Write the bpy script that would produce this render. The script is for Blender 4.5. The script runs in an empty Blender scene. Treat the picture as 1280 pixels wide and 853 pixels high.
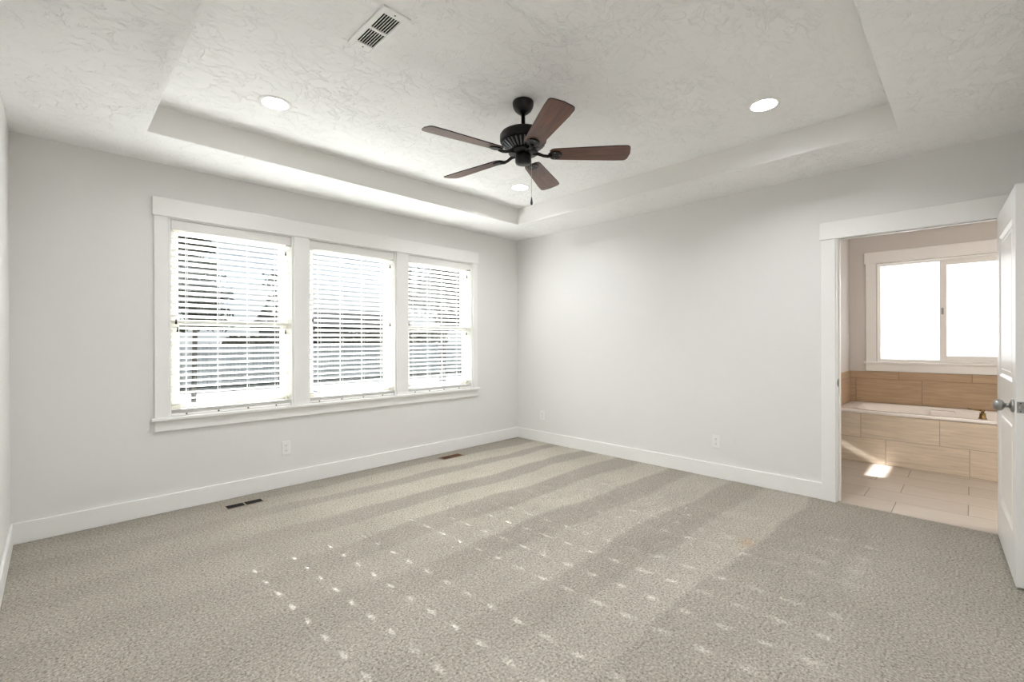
import bpy, bmesh, math, random
from mathutils import Vector, Matrix, Euler
random.seed(7)
S = bpy.context.scene
COL = S.collection
PI = math.pi

# ------------------------------------------------------------------ camera, sky, sun, exposure
cam_d = bpy.data.cameras.new('camera')
cam = bpy.data.objects.new('camera', cam_d)
COL.objects.link(cam)
cam_d.sensor_width = 36.0
cam_d.lens = 573.8 / 1280 * 36.0
cam_d.clip_start = 0.02
_r = Vector((0.70822307, -0.70598426, -0.00250928))
_u = Vector((0.0021572, -0.00139024, 0.99999671))
_f = Vector((0.70598543, 0.70822615, -0.00053835))
m = Matrix((( _r.x, _u.x, -_f.x, -4.2925), (_r.y, _u.y, -_f.y, -4.2036), (_r.z, _u.z, -_f.z, 1.2584), (0, 0, 0, 1)))
cam.matrix_world = m
S.camera = cam

SUN_STRENGTH = 32.0
SKY_STRENGTH = 0.62
LAMP_EMIT = 690.0
BATH_FILL = 78.0  # emission of the added bathroom fill lamp
S.view_settings.view_transform = 'Standard'
S.view_settings.look = 'None'
S.view_settings.gamma = 1.0
S.view_settings.exposure = 0.34
S.view_settings.use_curve_mapping = False
S.cycles.use_denoising = True
S.cycles.denoising_input_passes = 'RGB_ALBEDO_NORMAL'
S.cycles.denoising_prefilter = 'ACCURATE'
S.cycles.max_bounces = 14
S.cycles.diffuse_bounces = 12
S.cycles.transparent_max_bounces = 16
S.cycles.sample_clamp_indirect = 40.0
S.cycles.caustics_reflective = False
S.cycles.caustics_refractive = False

SUN_DIR = Vector((0.044, -1.0, -0.535)).normalized()
sun_d = bpy.data.lights.new('sun', 'SUN')
sun_d.energy = SUN_STRENGTH
sun_d.angle = math.radians(0.53)
sun_d.color = (0.96, 0.975, 1.0)
sun = bpy.data.objects.new('sun', sun_d)
COL.objects.link(sun)
sun.rotation_euler = SUN_DIR.to_track_quat('-Z', 'Y').to_euler()
sun.location = (0, 30, 20)


def make_world():
    w = bpy.data.worlds.new('sky')
    S.world = w
    w.use_nodes = True
    nt = w.node_tree
    n = nt.nodes
    n.clear()
    out = n.new('ShaderNodeOutputWorld')
    bg = n.new('ShaderNodeBackground')
    bg.inputs['Strength'].default_value = SKY_STRENGTH
    tc = n.new('ShaderNodeTexCoord')
    sep = n.new('ShaderNodeSeparateXYZ')
    nt.links.new(tc.outputs['Generated'], sep.inputs[0])
    rp = n.new('ShaderNodeValToRGB')
    rp.color_ramp.elements[0].position = 0.0
    rp.color_ramp.elements[0].color = (0.86, 0.90, 0.93, 1)
    rp.color_ramp.elements[1].position = 0.6
    rp.color_ramp.elements[1].color = (0.52, 0.68, 0.92, 1)
    e = rp.color_ramp.elements.new(0.16)
    e.color = (0.76, 0.84, 0.95, 1)
    nt.links.new(sep.outputs['Z'], rp.inputs[0])
    mp = n.new('ShaderNodeMapping')
    mp.inputs['Scale'].default_value = (3, 3, 9)
    nt.links.new(tc.outputs['Generated'], mp.inputs[0])
    ns = n.new('ShaderNodeTexNoise')
    ns.inputs['Scale'].default_value = 1.4
    ns.inputs['Detail'].default_value = 5
    nt.links.new(mp.outputs[0], ns.inputs['Vector'])
    cr = n.new('ShaderNodeValToRGB')
    cr.color_ramp.elements[0].position = 0.48
    cr.color_ramp.elements[1].position = 0.66
    nt.links.new(ns.outputs['Fac'], cr.inputs[0])
    mx = n.new('ShaderNodeMixRGB')
    mx.inputs['Color2'].default_value = (0.95, 0.96, 0.97, 1)
    nt.links.new(cr.outputs[0], mx.inputs['Fac'])
    nt.links.new(rp.outputs[0], mx.inputs['Color1'])
    nt.links.new(mx.outputs[0], bg.inputs['Color'])
    nt.links.new(bg.outputs[0], out.inputs[0])


make_world()

# ------------------------------------------------------------------ materials


class N:
    """small helper around one node tree"""

    def __init__(self, name):
        self.m = bpy.data.materials.new(name)
        self.m.use_nodes = True
        self.nt = self.m.node_tree
        self.nt.nodes.clear()
        self.out = self.new('ShaderNodeOutputMaterial')

    def new(self, t, **kw):
        n = self.nt.nodes.new(t)
        for k, v in kw.items():
            if isinstance(k, str) and hasattr(n, k):
                setattr(n, k, v)
        return n

    def link(self, a, b):
        self.nt.links.new(a, b)

    def coord(self, scale=(1, 1, 1), loc=(0, 0, 0), rot=(0, 0, 0)):
        tc = self.new('ShaderNodeTexCoord')
        mp = self.new('ShaderNodeMapping')
        mp.inputs['Scale'].default_value = scale
        mp.inputs['Location'].default_value = loc
        mp.inputs['Rotation'].default_value = rot
        self.link(tc.outputs['Object'], mp.inputs[0])
        return mp.outputs[0]

    def noise(self, vec, scale, detail=3, rough=0.5, dist=0.0):
        n = self.new('ShaderNodeTexNoise')
        n.inputs['Scale'].default_value = scale
        n.inputs['Detail'].default_value = detail
        n.inputs['Roughness'].default_value = rough
        n.inputs['Distortion'].default_value = dist
        self.link(vec, n.inputs['Vector'])
        return n.outputs['Fac']

    def ramp(self, fac, stops, interp='LINEAR'):
        r = self.new('ShaderNodeValToRGB')
        cr = r.color_ramp
        cr.interpolation = interp
        while len(cr.elements) < len(stops):
            cr.elements.new(0.5)
        for e, (p, c) in zip(cr.elements, stops):
            e.position = p
            e.color = (c, c, c, 1) if not isinstance(c, tuple) else (*c, 1)
        self.link(fac, r.inputs[0])
        return r.outputs[0]

    def mix(self, a, b, fac, mode='MIX'):
        x = self.new('ShaderNodeMixRGB')
        x.blend_type = mode
        for s, v in (('Color1', a), ('Color2', b), ('Fac', fac)):
            if isinstance(v, (tuple, list)):
                x.inputs[s].default_value = (*v, 1)
            elif isinstance(v, (int, float)):
                x.inputs[s].default_value = v
            else:
                self.link(v, x.inputs[s])
        return x.outputs[0]

    def math(self, op, a, b=0.0):
        x = self.new('ShaderNodeMath')
        x.operation = op
        for i, v in enumerate((a, b)):
            if isinstance(v, (int, float)):
                x.inputs[i].default_value = v
            else:
                self.link(v, x.inputs[i])
        return x.outputs[0]

    def bump(self, h, strength=0.3, dist=0.01, normal=None):
        b = self.new('ShaderNodeBump')
        b.inputs['Strength'].default_value = strength
        b.inputs['Distance'].default_value = dist
        self.link(h, b.inputs['Height'])
        if normal is not None:
            self.link(normal, b.inputs['Normal'])
        return b.outputs[0]

    def bsdf(self, color, rough=0.5, metal=0.0, spec=0.5, normal=None, **extra):
        p = self.new('ShaderNodeBsdfPrincipled')
        for s, v in (('Base Color', color), ('Roughness', rough), ('Metallic', metal), ('Specular IOR Level', spec)):
            if isinstance(v, (tuple, list)):
                p.inputs[s].default_value = (*v, 1)
            elif isinstance(v, (int, float)):
                p.inputs[s].default_value = v
            else:
                self.link(v, p.inputs[s])
        for k, v in extra.items():
            s = p.inputs[k.replace('_', ' ')]
            s.default_value = (*v, 1) if isinstance(v, tuple) else v
        if normal is not None:
            self.link(normal, p.inputs['Normal'])
        self.link(p.outputs[0], self.out.inputs[0])
        return p


def simple(name, color, rough=0.5, metal=0.0, spec=0.5, var=0.03, scale=40, **extra):
    """procedural material: base colour with a faint mottling and roughness variation"""
    a = N(name)
    f = a.noise(a.coord(), scale, 3)
    lo = tuple(max(0, c * (1 - var)) for c in color)
    hi = tuple(min(1, c * (1 + var)) for c in color)
    col = a.mix(lo, hi, f)
    a.bsdf(col, rough, metal, spec, **extra)
    return a.m


def mat_wall(name, color, texture=0.12):
    a = N(name)
    v = a.coord()
    h = a.noise(v, 70, 3, 0.55)
    h2 = a.noise(v, 9, 2)
    hh = a.math('ADD', h, a.math('MULTIPLY', h2, 0.6))
    nb = a.bump(hh, texture, 0.004)
    col = a.mix(tuple(c * 0.985 for c in color), tuple(min(1, c * 1.015) for c in color), a.noise(v, 1.3, 2))
    a.bsdf(col, 0.62, 0, 0.3, nb)
    return a.m


def mat_ceiling():
    """skip-trowel drywall texture: flat plateaus with ragged edges"""
    a = N('skip_trowel_ceiling_paint')
    v = a.coord(scale=(1.0, 1.0, 1.0))
    n1 = a.noise(v, 5.5, 5, 0.6, 1.2)
    p1 = a.ramp(n1, [(0.47, 0.0), (0.495, 1.0)])
    v2 = a.coord(scale=(0.7, 1.5, 1.0), rot=(0, 0, 0.7), loc=(3, 1, 0))
    n2 = a.noise(v2, 6.5, 5, 0.6, 1.5)
    p2 = a.ramp(n2, [(0.52, 0.0), (0.55, 1.0)])
    mask = a.ramp(a.noise(v, 1.9, 3), [(0.40, 0.30), (0.62, 1.0)])
    h = a.math('MULTIPLY', a.math('ADD', p1, a.math('MULTIPLY', p2, 0.7)), mask)
    fine = a.noise(v, 60, 3)
    h = a.math('ADD', h, a.math('MULTIPLY', fine, 0.25))
    nb = a.bump(h, 0.66, 0.009)
    a.bsdf((0.88, 0.878, 0.872), 0.7, 0, 0.2, nb)
    return a.m


def mat_carpet():
    a = N('beige_loop_carpet')
    v = a.coord()
    # fibre speckle
    vor = a.new('ShaderNodeTexVoronoi')
    vor.inputs['Scale'].default_value = 105
    a.link(v, vor.inputs['Vector'])
    sp = a.noise(v, 230, 2, 0.6)
    sp2 = a.noise(v, 95, 3, 0.65)
    fib = a.math('ADD', a.math('MULTIPLY', vor.outputs['Distance'], 0.55), a.math('MULTIPLY', sp, 0.6))
    base = a.ramp(sp2, [(0.30, (0.145, 0.130, 0.107)), (0.42, (0.340, 0.314, 0.269)), (0.54, (0.425, 0.396, 0.344)), (0.70, (0.60, 0.568, 0.502))])
    tuft = a.ramp(fib, [(0.30, 1.0), (0.62, 0.98), (0.85, 0.66)])
    col = a.mix(base, tuft, 0.85, 'MULTIPLY')
    # vacuum stripes: pile leaning one way or the other, along the window wall; those near it brightened as painted window light
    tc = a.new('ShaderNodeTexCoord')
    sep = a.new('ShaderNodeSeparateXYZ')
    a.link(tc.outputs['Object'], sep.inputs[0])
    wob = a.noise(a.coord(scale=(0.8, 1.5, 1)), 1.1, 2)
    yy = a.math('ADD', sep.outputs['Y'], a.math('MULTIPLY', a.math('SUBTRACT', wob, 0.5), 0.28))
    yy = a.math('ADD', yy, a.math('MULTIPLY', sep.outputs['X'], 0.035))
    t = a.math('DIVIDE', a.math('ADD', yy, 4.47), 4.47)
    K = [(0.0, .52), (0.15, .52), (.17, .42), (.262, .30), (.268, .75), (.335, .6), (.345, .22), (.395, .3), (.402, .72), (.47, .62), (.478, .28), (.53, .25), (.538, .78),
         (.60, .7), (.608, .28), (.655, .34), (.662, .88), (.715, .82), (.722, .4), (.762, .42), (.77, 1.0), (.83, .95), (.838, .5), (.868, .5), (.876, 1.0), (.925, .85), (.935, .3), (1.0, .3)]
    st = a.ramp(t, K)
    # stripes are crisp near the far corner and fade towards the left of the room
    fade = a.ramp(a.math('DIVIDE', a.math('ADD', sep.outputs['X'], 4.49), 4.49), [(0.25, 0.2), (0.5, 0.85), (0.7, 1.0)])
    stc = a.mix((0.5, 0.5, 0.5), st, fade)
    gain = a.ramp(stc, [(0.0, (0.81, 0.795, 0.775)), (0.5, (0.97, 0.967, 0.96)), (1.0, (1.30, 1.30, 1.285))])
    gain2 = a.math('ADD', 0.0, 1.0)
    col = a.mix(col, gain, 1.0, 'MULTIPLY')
    # foot traffic mottling
    mot = a.ramp(a.noise(v, 1.7, 4, 0.6), [(0.3, 0.93), (0.7, 1.06)])
    col = a.mix(col, mot, 1.0, 'MULTIPLY')
    # one small orange stain
    vd = a.new('ShaderNodeVectorMath')
    vd.operation = 'DISTANCE'
    a.link(a.coord(scale=(1, 2.0, 1)), vd.inputs[0])
    vd.inputs[1].default_value = (-1.25, -6.42, 0)
    sd = a.math('ADD', vd.outputs['Value'], a.math('MULTIPLY', a.noise(v, 18, 3), 0.16))
    stain = a.ramp(sd, [(0.10, 0.38), (0.20, 0.0)])
    col = a.mix(col, (0.42, 0.24, 0.11), stain)
    hh = a.math('ADD', a.math('MULTIPLY', sp2, 0.9), a.math('MULTIPLY', fib, -0.8))
    nb = a.bump(hh, 0.75, 0.012)
    a.bsdf(col, 0.95, 0, 0.05, nb)
    return a.m


def mat_tile(name, plane, w, h, off, origin, color, vary=0.10, mortar=(0.40, 0.33, 0.25), rough=0.32, gap=0.003):
    """striated porcelain tile laid in courses; plane says which world axes run along and across the course"""
    a = N(name)
    tc = a.new('ShaderNodeTexCoord')
    sep = a.new('ShaderNodeSeparateXYZ')
    a.link(tc.outputs['Object'], sep.inputs[0])
    U, V = sep.outputs[plane[0]], sep.outputs[plane[1]]
    cmb = a.new('ShaderNodeCombineXYZ')
    a.link(a.math('SUBTRACT', U, origin[0]), cmb.inputs[0])
    a.link(a.math('SUBTRACT', V, origin[1]), cmb.inputs[1])
    br = a.new('ShaderNodeTexBrick')
    br.offset = off
    br.offset_frequency = 2
    br.squash = 1.0
    br.inputs['Scale'].default_value = 1.0
    br.inputs['Mortar Size'].default_value = gap
    br.inputs['Mortar Smooth'].default_value = 0.1
    br.inputs['Bias'].default_value = 0.0
    br.inputs['Brick Width'].default_value = w
    br.inputs['Row Height'].default_value = h
    br.inputs['Color1'].default_value = (0, 0, 0, 1)
    br.inputs['Color2'].default_value = (1, 1, 1, 1)
    br.inputs['Mortar'].default_value = (0.5, 0.5, 0.5, 1)
    a.link(cmb.outputs[0], br.inputs['Vector'])
    sv = a.new('ShaderNodeCombineXYZ')
    a.link(a.math('ADD', a.math('MULTIPLY', U, 2.2), a.math('MULTIPLY', br.outputs['Color'], 7.0)), sv.inputs[0])
    a.link(a.math('MULTIPLY', V, 30.0), sv.inputs[1])
    a.link(a.math('MULTIPLY', br.outputs['Color'], 5.0), sv.inputs[2])
    grain = a.noise(sv.outputs[0], 1.6, 5, 0.62, 0.6)
    lo = tuple(c * (1 - vary * 1.6) for c in color)
    hi = tuple(min(1, c * (1 + vary)) for c in color)
    body = a.mix(lo, hi, a.ramp(grain, [(0.3, 0.0), (0.7, 1.0)]))
    body = a.mix(body, a.ramp(br.outputs['Color'], [(0, 0.95), (1, 1.04)]), 1.0, 'MULTIPLY')
    col = a.mix(body, mortar, br.outputs['Fac'])
    nb = a.bump(a.math('SUBTRACT', 1.0, br.outputs['Fac']), 0.6, 0.003)
    a.bsdf(col, rough, 0, 0.45, nb)
    return a.m


def mat_wood_blade():
    a = N('walnut_fan_blade')
    v = a.coord(scale=(1.5, 22, 6))
    g = a.noise(v, 2.2, 5, 0.6, 0.8)
    col = a.ramp(g, [(0.25, (0.030, 0.012, 0.008)), (0.5, (0.11, 0.036, 0.017)), (0.75, (0.18, 0.064, 0.030))])
    a.bsdf(col, 0.32, 0, 0.65)
    return a.m


def mat_glass():
    """thin window glass: mostly see-through with a fresnel reflection"""
    a = N('clear_window_glass')
    t = a.new('ShaderNodeBsdfTransparent')
    t.inputs[0].default_value = (0.95, 0.965, 0.96, 1)
    g = a.new('ShaderNodeBsdfGlossy')
    g.inputs['Roughness'].default_value = 0.02
    fr = a.new('ShaderNodeFresnel')
    fr.inputs['IOR'].default_value = 1.45
    mx = a.new('ShaderNodeMixShader')
    a.link(a.math('MULTIPLY', fr.outputs[0], 0.8), mx.inputs[0])
    a.link(t.outputs[0], mx.inputs[1])
    a.link(g.outputs[0], mx.inputs[2])
    a.link(mx.outputs[0], a.out.inputs[0])
    return a.m


def mat_frosted():
    """obscure glass glowing with the daylight behind it"""
    a = N('frosted_lit_glass')
    tr = a.new('ShaderNodeBsdfTranslucent')
    tr.inputs[0].default_value = (0.9, 0.9, 0.9, 1)
    gl = a.new('ShaderNodeBsdfGlossy')
    gl.inputs['Roughness'].default_value = 0.25
    em = a.new('ShaderNodeEmission')
    em.inputs['Color'].default_value = (1.0, 0.985, 0.965, 1)
    f = a.noise(a.coord(), 1.2, 2)
    st = a.math('ADD', 0.78, a.math('MULTIPLY', f, 0.12))
    a.link(st, em.inputs['Strength'])
    mx = a.new('ShaderNodeMixShader')
    mx.inputs[0].default_value = 0.04
    a.link(tr.outputs[0], mx.inputs[1])
    a.link(gl.outputs[0], mx.inputs[2])
    ad = a.new('ShaderNodeAddShader')
    a.link(mx.outputs[0], ad.inputs[0])
    a.link(em.outputs[0], ad.inputs[1])
    a.link(ad.outputs[0], a.out.inputs[0])
    return a.m


def mat_emit(name, color, strength):
    a = N(name)
    e = a.new('ShaderNodeEmission')
    e.inputs['Strength'].default_value = strength
    col = a.mix(tuple(c * 0.97 for c in color), color, a.noise(a.coord(), 30, 2))
    a.link(col, e.inputs['Color'])
    a.link(e.outputs[0], a.out.inputs[0])
    return a.m


def mat_slat():
    a = N('white_faux_wood_slat')
    v = a.coord(scale=(2, 30, 30))
    col = a.mix((0.85, 0.845, 0.82), (0.89, 0.885, 0.86), a.noise(v, 3, 3))
    p = a.bsdf(col, 0.42, 0, 0.4)
    return a.m


def mat_leaf(name, c1, c2):
    a = N(name)
    col = a.mix(c1, c2, a.noise(a.coord(), 3.0, 3))
    a.bsdf(col, 0.6, 0, 0.2)
    return a.m


def mat_planks(name, color, axis, width):
    a = N(name)
    tc = a.new('ShaderNodeTexCoord')
    sep = a.new('ShaderNodeSeparateXYZ')
    a.link(tc.outputs['Object'], sep.inputs[0])
    fr = a.math('FRACT', a.math('DIVIDE', sep.outputs[axis], width))
    gapm = a.ramp(fr, [(0.0, 0.35), (0.05, 1.0), (0.95, 1.0), (1.0, 0.35)])
    g = a.noise(a.coord(scale=(9, 9, 0.8)), 2.0, 4)
    col = a.mix(tuple(c * 0.75 for c in color), tuple(c * 1.2 for c in color), g)
    col = a.mix(col, gapm, 1.0, 'MULTIPLY')
    a.bsdf(col, 0.8, 0, 0.2)
    return a.m


M = {}
M['wall'] = mat_wall('warm_grey_wall_paint', (0.74, 0.732, 0.722))
M['bathwall'] = mat_wall('bathroom_wall_paint', (0.60, 0.575, 0.55))
M['ceiling'] = mat_ceiling()
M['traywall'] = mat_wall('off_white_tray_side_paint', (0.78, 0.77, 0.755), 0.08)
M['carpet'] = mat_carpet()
M['trim'] = simple('white_semi_gloss_trim', (0.82, 0.815, 0.80), 0.35, 0, 0.45, 0.012, 6)
M['door'] = simple('white_door_enamel', (0.80, 0.79, 0.775), 0.28, 0, 0.5, 0.01, 6)
M['vinyl'] = simple('almond_vinyl_window_frame', (0.82, 0.80, 0.73), 0.35, 0, 0.5, 0.015, 8)
M['glass'] = mat_glass()
M['frost'] = mat_frosted()
M['slat'] = mat_slat()
M['valance'] = simple('white_blind_valance', (0.76, 0.75, 0.73), 0.4, 0, 0.4, 0.012, 12)
M['cord'] = simple('white_blind_cord', (0.82, 0.81, 0.78), 0.8, 0, 0.2, 0.05, 200)
M['tassel'] = simple('dark_plastic_tassel', (0.018, 0.014, 0.012), 0.4, 0, 0.5, 0.1, 60)
M['bronze'] = simple('oil_rubbed_bronze', (0.012, 0.0105, 0.0095), 0.36, 0.55, 0.6, 0.2, 30)
M['fanslot'] = simple('black_motor_slot', (0.003, 0.003, 0.003), 0.6, 0, 0.3, 0.1, 40)
M['fanfin'] = simple('bronze_motor_fin', (0.16, 0.165, 0.175), 0.28, 0.9, 0.6, 0.1, 40)
M['blade'] = mat_wood_blade()
M['bladeedge'] = simple('dark_blade_edge', (0.012, 0.008, 0.007), 0.5, 0, 0.4, 0.1, 40)
M['chain'] = simple('pull_chain_metal', (0.45, 0.43, 0.40), 0.4, 0.8, 0.5, 0.1, 300)
M['nickel'] = simple('brushed_nickel', (0.33, 0.325, 0.315), 0.30, 1.0, 0.5, 0.06, 60)
M['darkmetal'] = simple('dark_strike_metal', (0.05, 0.048, 0.045), 0.4, 0.8, 0.5, 0.1, 60)
M['brass'] = simple('aged_brass_faucet', (0.30, 0.20, 0.085), 0.25, 1.0, 0.5, 0.1, 60)
M['tub'] = simple('glossy_acrylic_tub', (0.80, 0.755, 0.72), 0.16, 0, 0.5, 0.01, 5)
M['plastic'] = simple('white_outlet_plastic', (0.80, 0.795, 0.78), 0.35, 0, 0.5, 0.01, 30)
M['slot'] = simple('dark_outlet_slot', (0.06, 0.055, 0.05), 0.6, 0, 0.3, 0.1, 30)
M['ventwhite'] = simple('white_vent_enamel', (0.84, 0.835, 0.82), 0.4, 0, 0.4, 0.01, 20)
M['void'] = simple('black_duct_interior', (0.004, 0.004, 0.004), 0.9, 0, 0.1, 0.2, 20)
M['register'] = simple('brown_floor_register', (0.20, 0.125, 0.075), 0.42, 0.35, 0.5, 0.15, 25)
M['registerfin'] = simple('dark_register_fin', (0.055, 0.045, 0.038), 0.42, 0.3, 0.5, 0.15, 25)
M['registerfinred'] = simple('red_brown_register_fin', (0.17, 0.075, 0.035), 0.42, 0.3, 0.5, 0.15, 25)
M['registertan'] = simple('tan_floor_register', (0.34, 0.28, 0.22), 0.42, 0.35, 0.5, 0.15, 25)
LENS = [mat_emit('lit_downlight_lens', (0.965, 0.98, 1.0), LAMP_EMIT * k) for k in (0.62, 0.86, 0.88, 1.25)]
M['fillglobe'] = mat_emit('lit_bath_fill', (1.0, 0.925, 0.84), BATH_FILL)
TC = (0.66, 0.565, 0.45)
M['tilefloor'] = mat_tile('striated_floor_tile', ('Y', 'X'), 0.597, 0.305, 0.335, (-3.583, 0.03), (0.48, 0.425, 0.365), 0.06, (0.20, 0.16, 0.125))
M['tileapron'] = mat_tile('striated_apron_tile', ('Y', 'Z'), 0.595, 0.252, 0.335, (-3.985, 0.006), TC, 0.12)
M['tileback'] = mat_tile('striated_back_tile', ('Y', 'Z'), 0.585, 0.273, 0.335, (-3.616, 0.535), (0.46, 0.335, 0.22), 0.12, (0.26, 0.18, 0.11), 0.32, 0.0032)
M['tileside'] = mat_tile('striated_side_tile', ('X', 'Z'), 0.585, 0.273, 0.335, (1.59, 0.535), (0.46, 0.335, 0.22), 0.12, (0.26, 0.18, 0.11), 0.32, 0.0032)
M['bark'] = simple('grey_brown_bark', (0.17, 0.15, 0.13), 0.9, 0, 0.1, 0.3, 12)
M['pine'] = mat_leaf('dark_pine_needles', (0.012, 0.018, 0.010), (0.028, 0.036, 0.018))
M['leaf'] = mat_leaf('olive_tree_leaves', (0.020, 0.024, 0.012), (0.045, 0.045, 0.024))
M['shrub'] = mat_leaf('dull_shrub_leaves', (0.045, 0.046, 0.032), (0.080, 0.078, 0.056))
M['fence'] = mat_planks('weathered_fence_boards', (0.74, 0.735, 0.72), 'X', 0.14)
M['roof'] = simple('dark_shingle_roof', (0.05, 0.045, 0.042), 0.9, 0, 0.1, 0.25, 6)
M['siding'] = mat_planks('grey_house_siding', (0.16, 0.16, 0.155), 'Z', 0.18)
M['lawn'] = simple('dormant_grass', (0.078, 0.078, 0.070), 0.95, 0, 0.05, 0.35, 4)
M['concrete'] = simple('pale_concrete_walk', (0.16, 0.17, 0.19), 0.85, 0, 0.1, 0.1, 5)

# ------------------------------------------------------------------ mesh helpers


class MB:
    def __init__(self):
        self.bm = bmesh.new()
        self.mats = []

    def _mi(self, m):
        if m not in self.mats:
            self.mats.append(m)
        return self.mats.index(m)

    def _merge(self, tmp, m, mat=None):
        if mat is not None:
            bmesh.ops.transform(tmp, matrix=mat, verts=tmp.verts)
        i = self._mi(m)
        vm = {}
        for v in tmp.verts:
            vm[v] = self.bm.verts.new(v.co)
        for f in tmp.faces:
            try:
                nf = self.bm.faces.new([vm[v] for v in f.verts])
                nf.material_index = i
                nf.smooth = f.smooth
            except ValueError:
                pass
        tmp.free()

    def box(self, a, b, m, bev=0.0, seg=1, mat=None):
        t = bmesh.new()
        x0, y0, z0 = a
        x1, y1, z1 = b
        vs = [t.verts.new(p) for p in ((x0, y0, z0), (x1, y0, z0), (x1, y1, z0), (x0, y1, z0), (x0, y0, z1), (x1, y0, z1), (x1, y1, z1), (x0, y1, z1))]
        for f in ((3, 2, 1, 0), (4, 5, 6, 7), (0, 1, 5, 4), (1, 2, 6, 5), (2, 3, 7, 6), (3, 0, 4, 7)):
            t.faces.new([vs[i] for i in f])
        bmesh.ops.recalc_face_normals(t, faces=t.faces)
        if bev > 0:
            bmesh.ops.bevel(t, geom=t.edges[:], offset=bev, segments=seg, affect='EDGES', profile=0.5)
        self._merge(t, m, mat)

    def lathe(self, prof, m, seg=32, mat=None, smooth=True, cap=True):
        """prof: list of (radius, z)"""
        t = bmesh.new()
        rings = []
        for r, z in prof:
            if r < 1e-6:
                rings.append([t.verts.new((0, 0, z))])
            else:
                rings.append([t.verts.new((r * math.cos(2 * PI * k / seg), r * math.sin(2 * PI * k / seg), z)) for k in range(seg)])
        for A, B in zip(rings, rings[1:]):
            for k in range(seg):
                k2 = (k + 1) % seg
                if len(A) == 1 and len(B) == 1:
                    continue
                if len(A) == 1:
                    f = t.faces.new((A[0], B[k2], B[k]))
                elif len(B) == 1:
                    f = t.faces.new((A[k], A[k2], B[0]))
                else:
                    f = t.faces.new((A[k], A[k2], B[k2], B[k]))
                f.smooth = smooth
        if cap:
            if len(rings[0]) > 1:
                t.faces.new(list(reversed(rings[0])))
            if len(rings[-1]) > 1:
                t.faces.new(rings[-1])
        bmesh.ops.recalc_face_normals(t, faces=t.faces)
        self._merge(t, m, mat)

    def tube(self, pts, r, m, seg=10, mat=None):
        t = bmesh.new()
        pts = [Vector(p) for p in pts]
        rs = r if isinstance(r, (list, tuple)) else [r] * len(pts)
        rings = []
        for i, p in enumerate(pts):
            d = (pts[min(i + 1, len(pts) - 1)] - pts[max(i - 1, 0)]).normalized()
            up = Vector((0, 0, 1)) if abs(d.z) < 0.95 else Vector((1, 0, 0))
            x = d.cross(up).normalized()
            y = d.cross(x).normalized()
            rings.append([t.verts.new(p + (x * math.cos(2 * PI * k / seg) + y * math.sin(2 * PI * k / seg)) * rs[i]) for k in range(seg)])
        for A, B in zip(rings, rings[1:]):
            for k in range(seg):
                f = t.faces.new((A[k], A[(k + 1) % seg], B[(k + 1) % seg], B[k]))
                f.smooth = True
        t.faces.new(list(reversed(rings[0])))
        t.faces.new(rings[-1])
        bmesh.ops.recalc_face_normals(t, faces=t.faces)
        self._merge(t, m, mat)

    def sphere(self, c, r, m, scale=(1, 1, 1), seg=24, mat=None):
        t = bmesh.new()
        bmesh.ops.create_uvsphere(t, u_segments=seg, v_segments=seg // 2, radius=r)
        for f in t.faces:
            f.smooth = True
        bmesh.ops.transform(t, matrix=Matrix.Translation(c) @ Matrix.Diagonal((*scale, 1)), verts=t.verts)
        self._merge(t, m, mat)

    def prism(self, poly, z0, z1, m, bev=0.0, mat=None):
        """extrude a 2D polygon (x,y) from z0 to z1"""
        t = bmesh.new()
        lo = [t.verts.new((x, y, z0)) for x, y in poly]
        hi = [t.verts.new((x, y, z1)) for x, y in poly]
        n = len(poly)
        t.faces.new(list(reversed(lo)))
        t.faces.new(hi)
        for k in range(n):
            t.faces.new((lo[k], lo[(k + 1) % n], hi[(k + 1) % n], hi[k]))
        bmesh.ops.recalc_face_normals(t, faces=t.faces)
        if bev > 0:
            bmesh.ops.bevel(t, geom=t.edges[:], offset=bev, segments=1, affect='EDGES')
        self._merge(t, m, mat)

    def quad(self, pts, m):
        i = self._mi(m)
        f = self.bm.faces.new([self.bm.verts.new(p) for p in pts])
        f.material_index = i

    def build(self, name, parent=None, local_of=None):
        """link as one mesh object; vertices are given in world space and re-based to the parent's location"""
        me = bpy.data.meshes.new(name)
        self.bm.to_mesh(me)
        self.bm.free()
        for mm in self.mats:
            me.materials.append(mm)
        o = bpy.data.objects.new(name, me)
        COL.objects.link(o)
        if parent is not None:
            o.parent = parent
        return o


def tag(o, label, cat, group=None):
    o['label'] = label
    o['category'] = cat
    if group:
        o['group'] = group
    return o


def structure(o, label=None):
    o['kind'] = 'structure'
    if label:
        o['label'] = label
    return o


def empty(name, loc=(0, 0, 0), rot=(0, 0, 0)):
    o = bpy.data.objects.new(name, None)
    o.location = loc
    o.rotation_euler = rot
    o.empty_display_size = 0.1
    COL.objects.link(o)
    return o


def copy_tree(o, parent=None):
    c = o.copy()
    COL.objects.link(c)
    if parent is not None:
        c.parent = parent
    for ch in list(o.children):
        copy_tree(ch, c)
    return c


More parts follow.
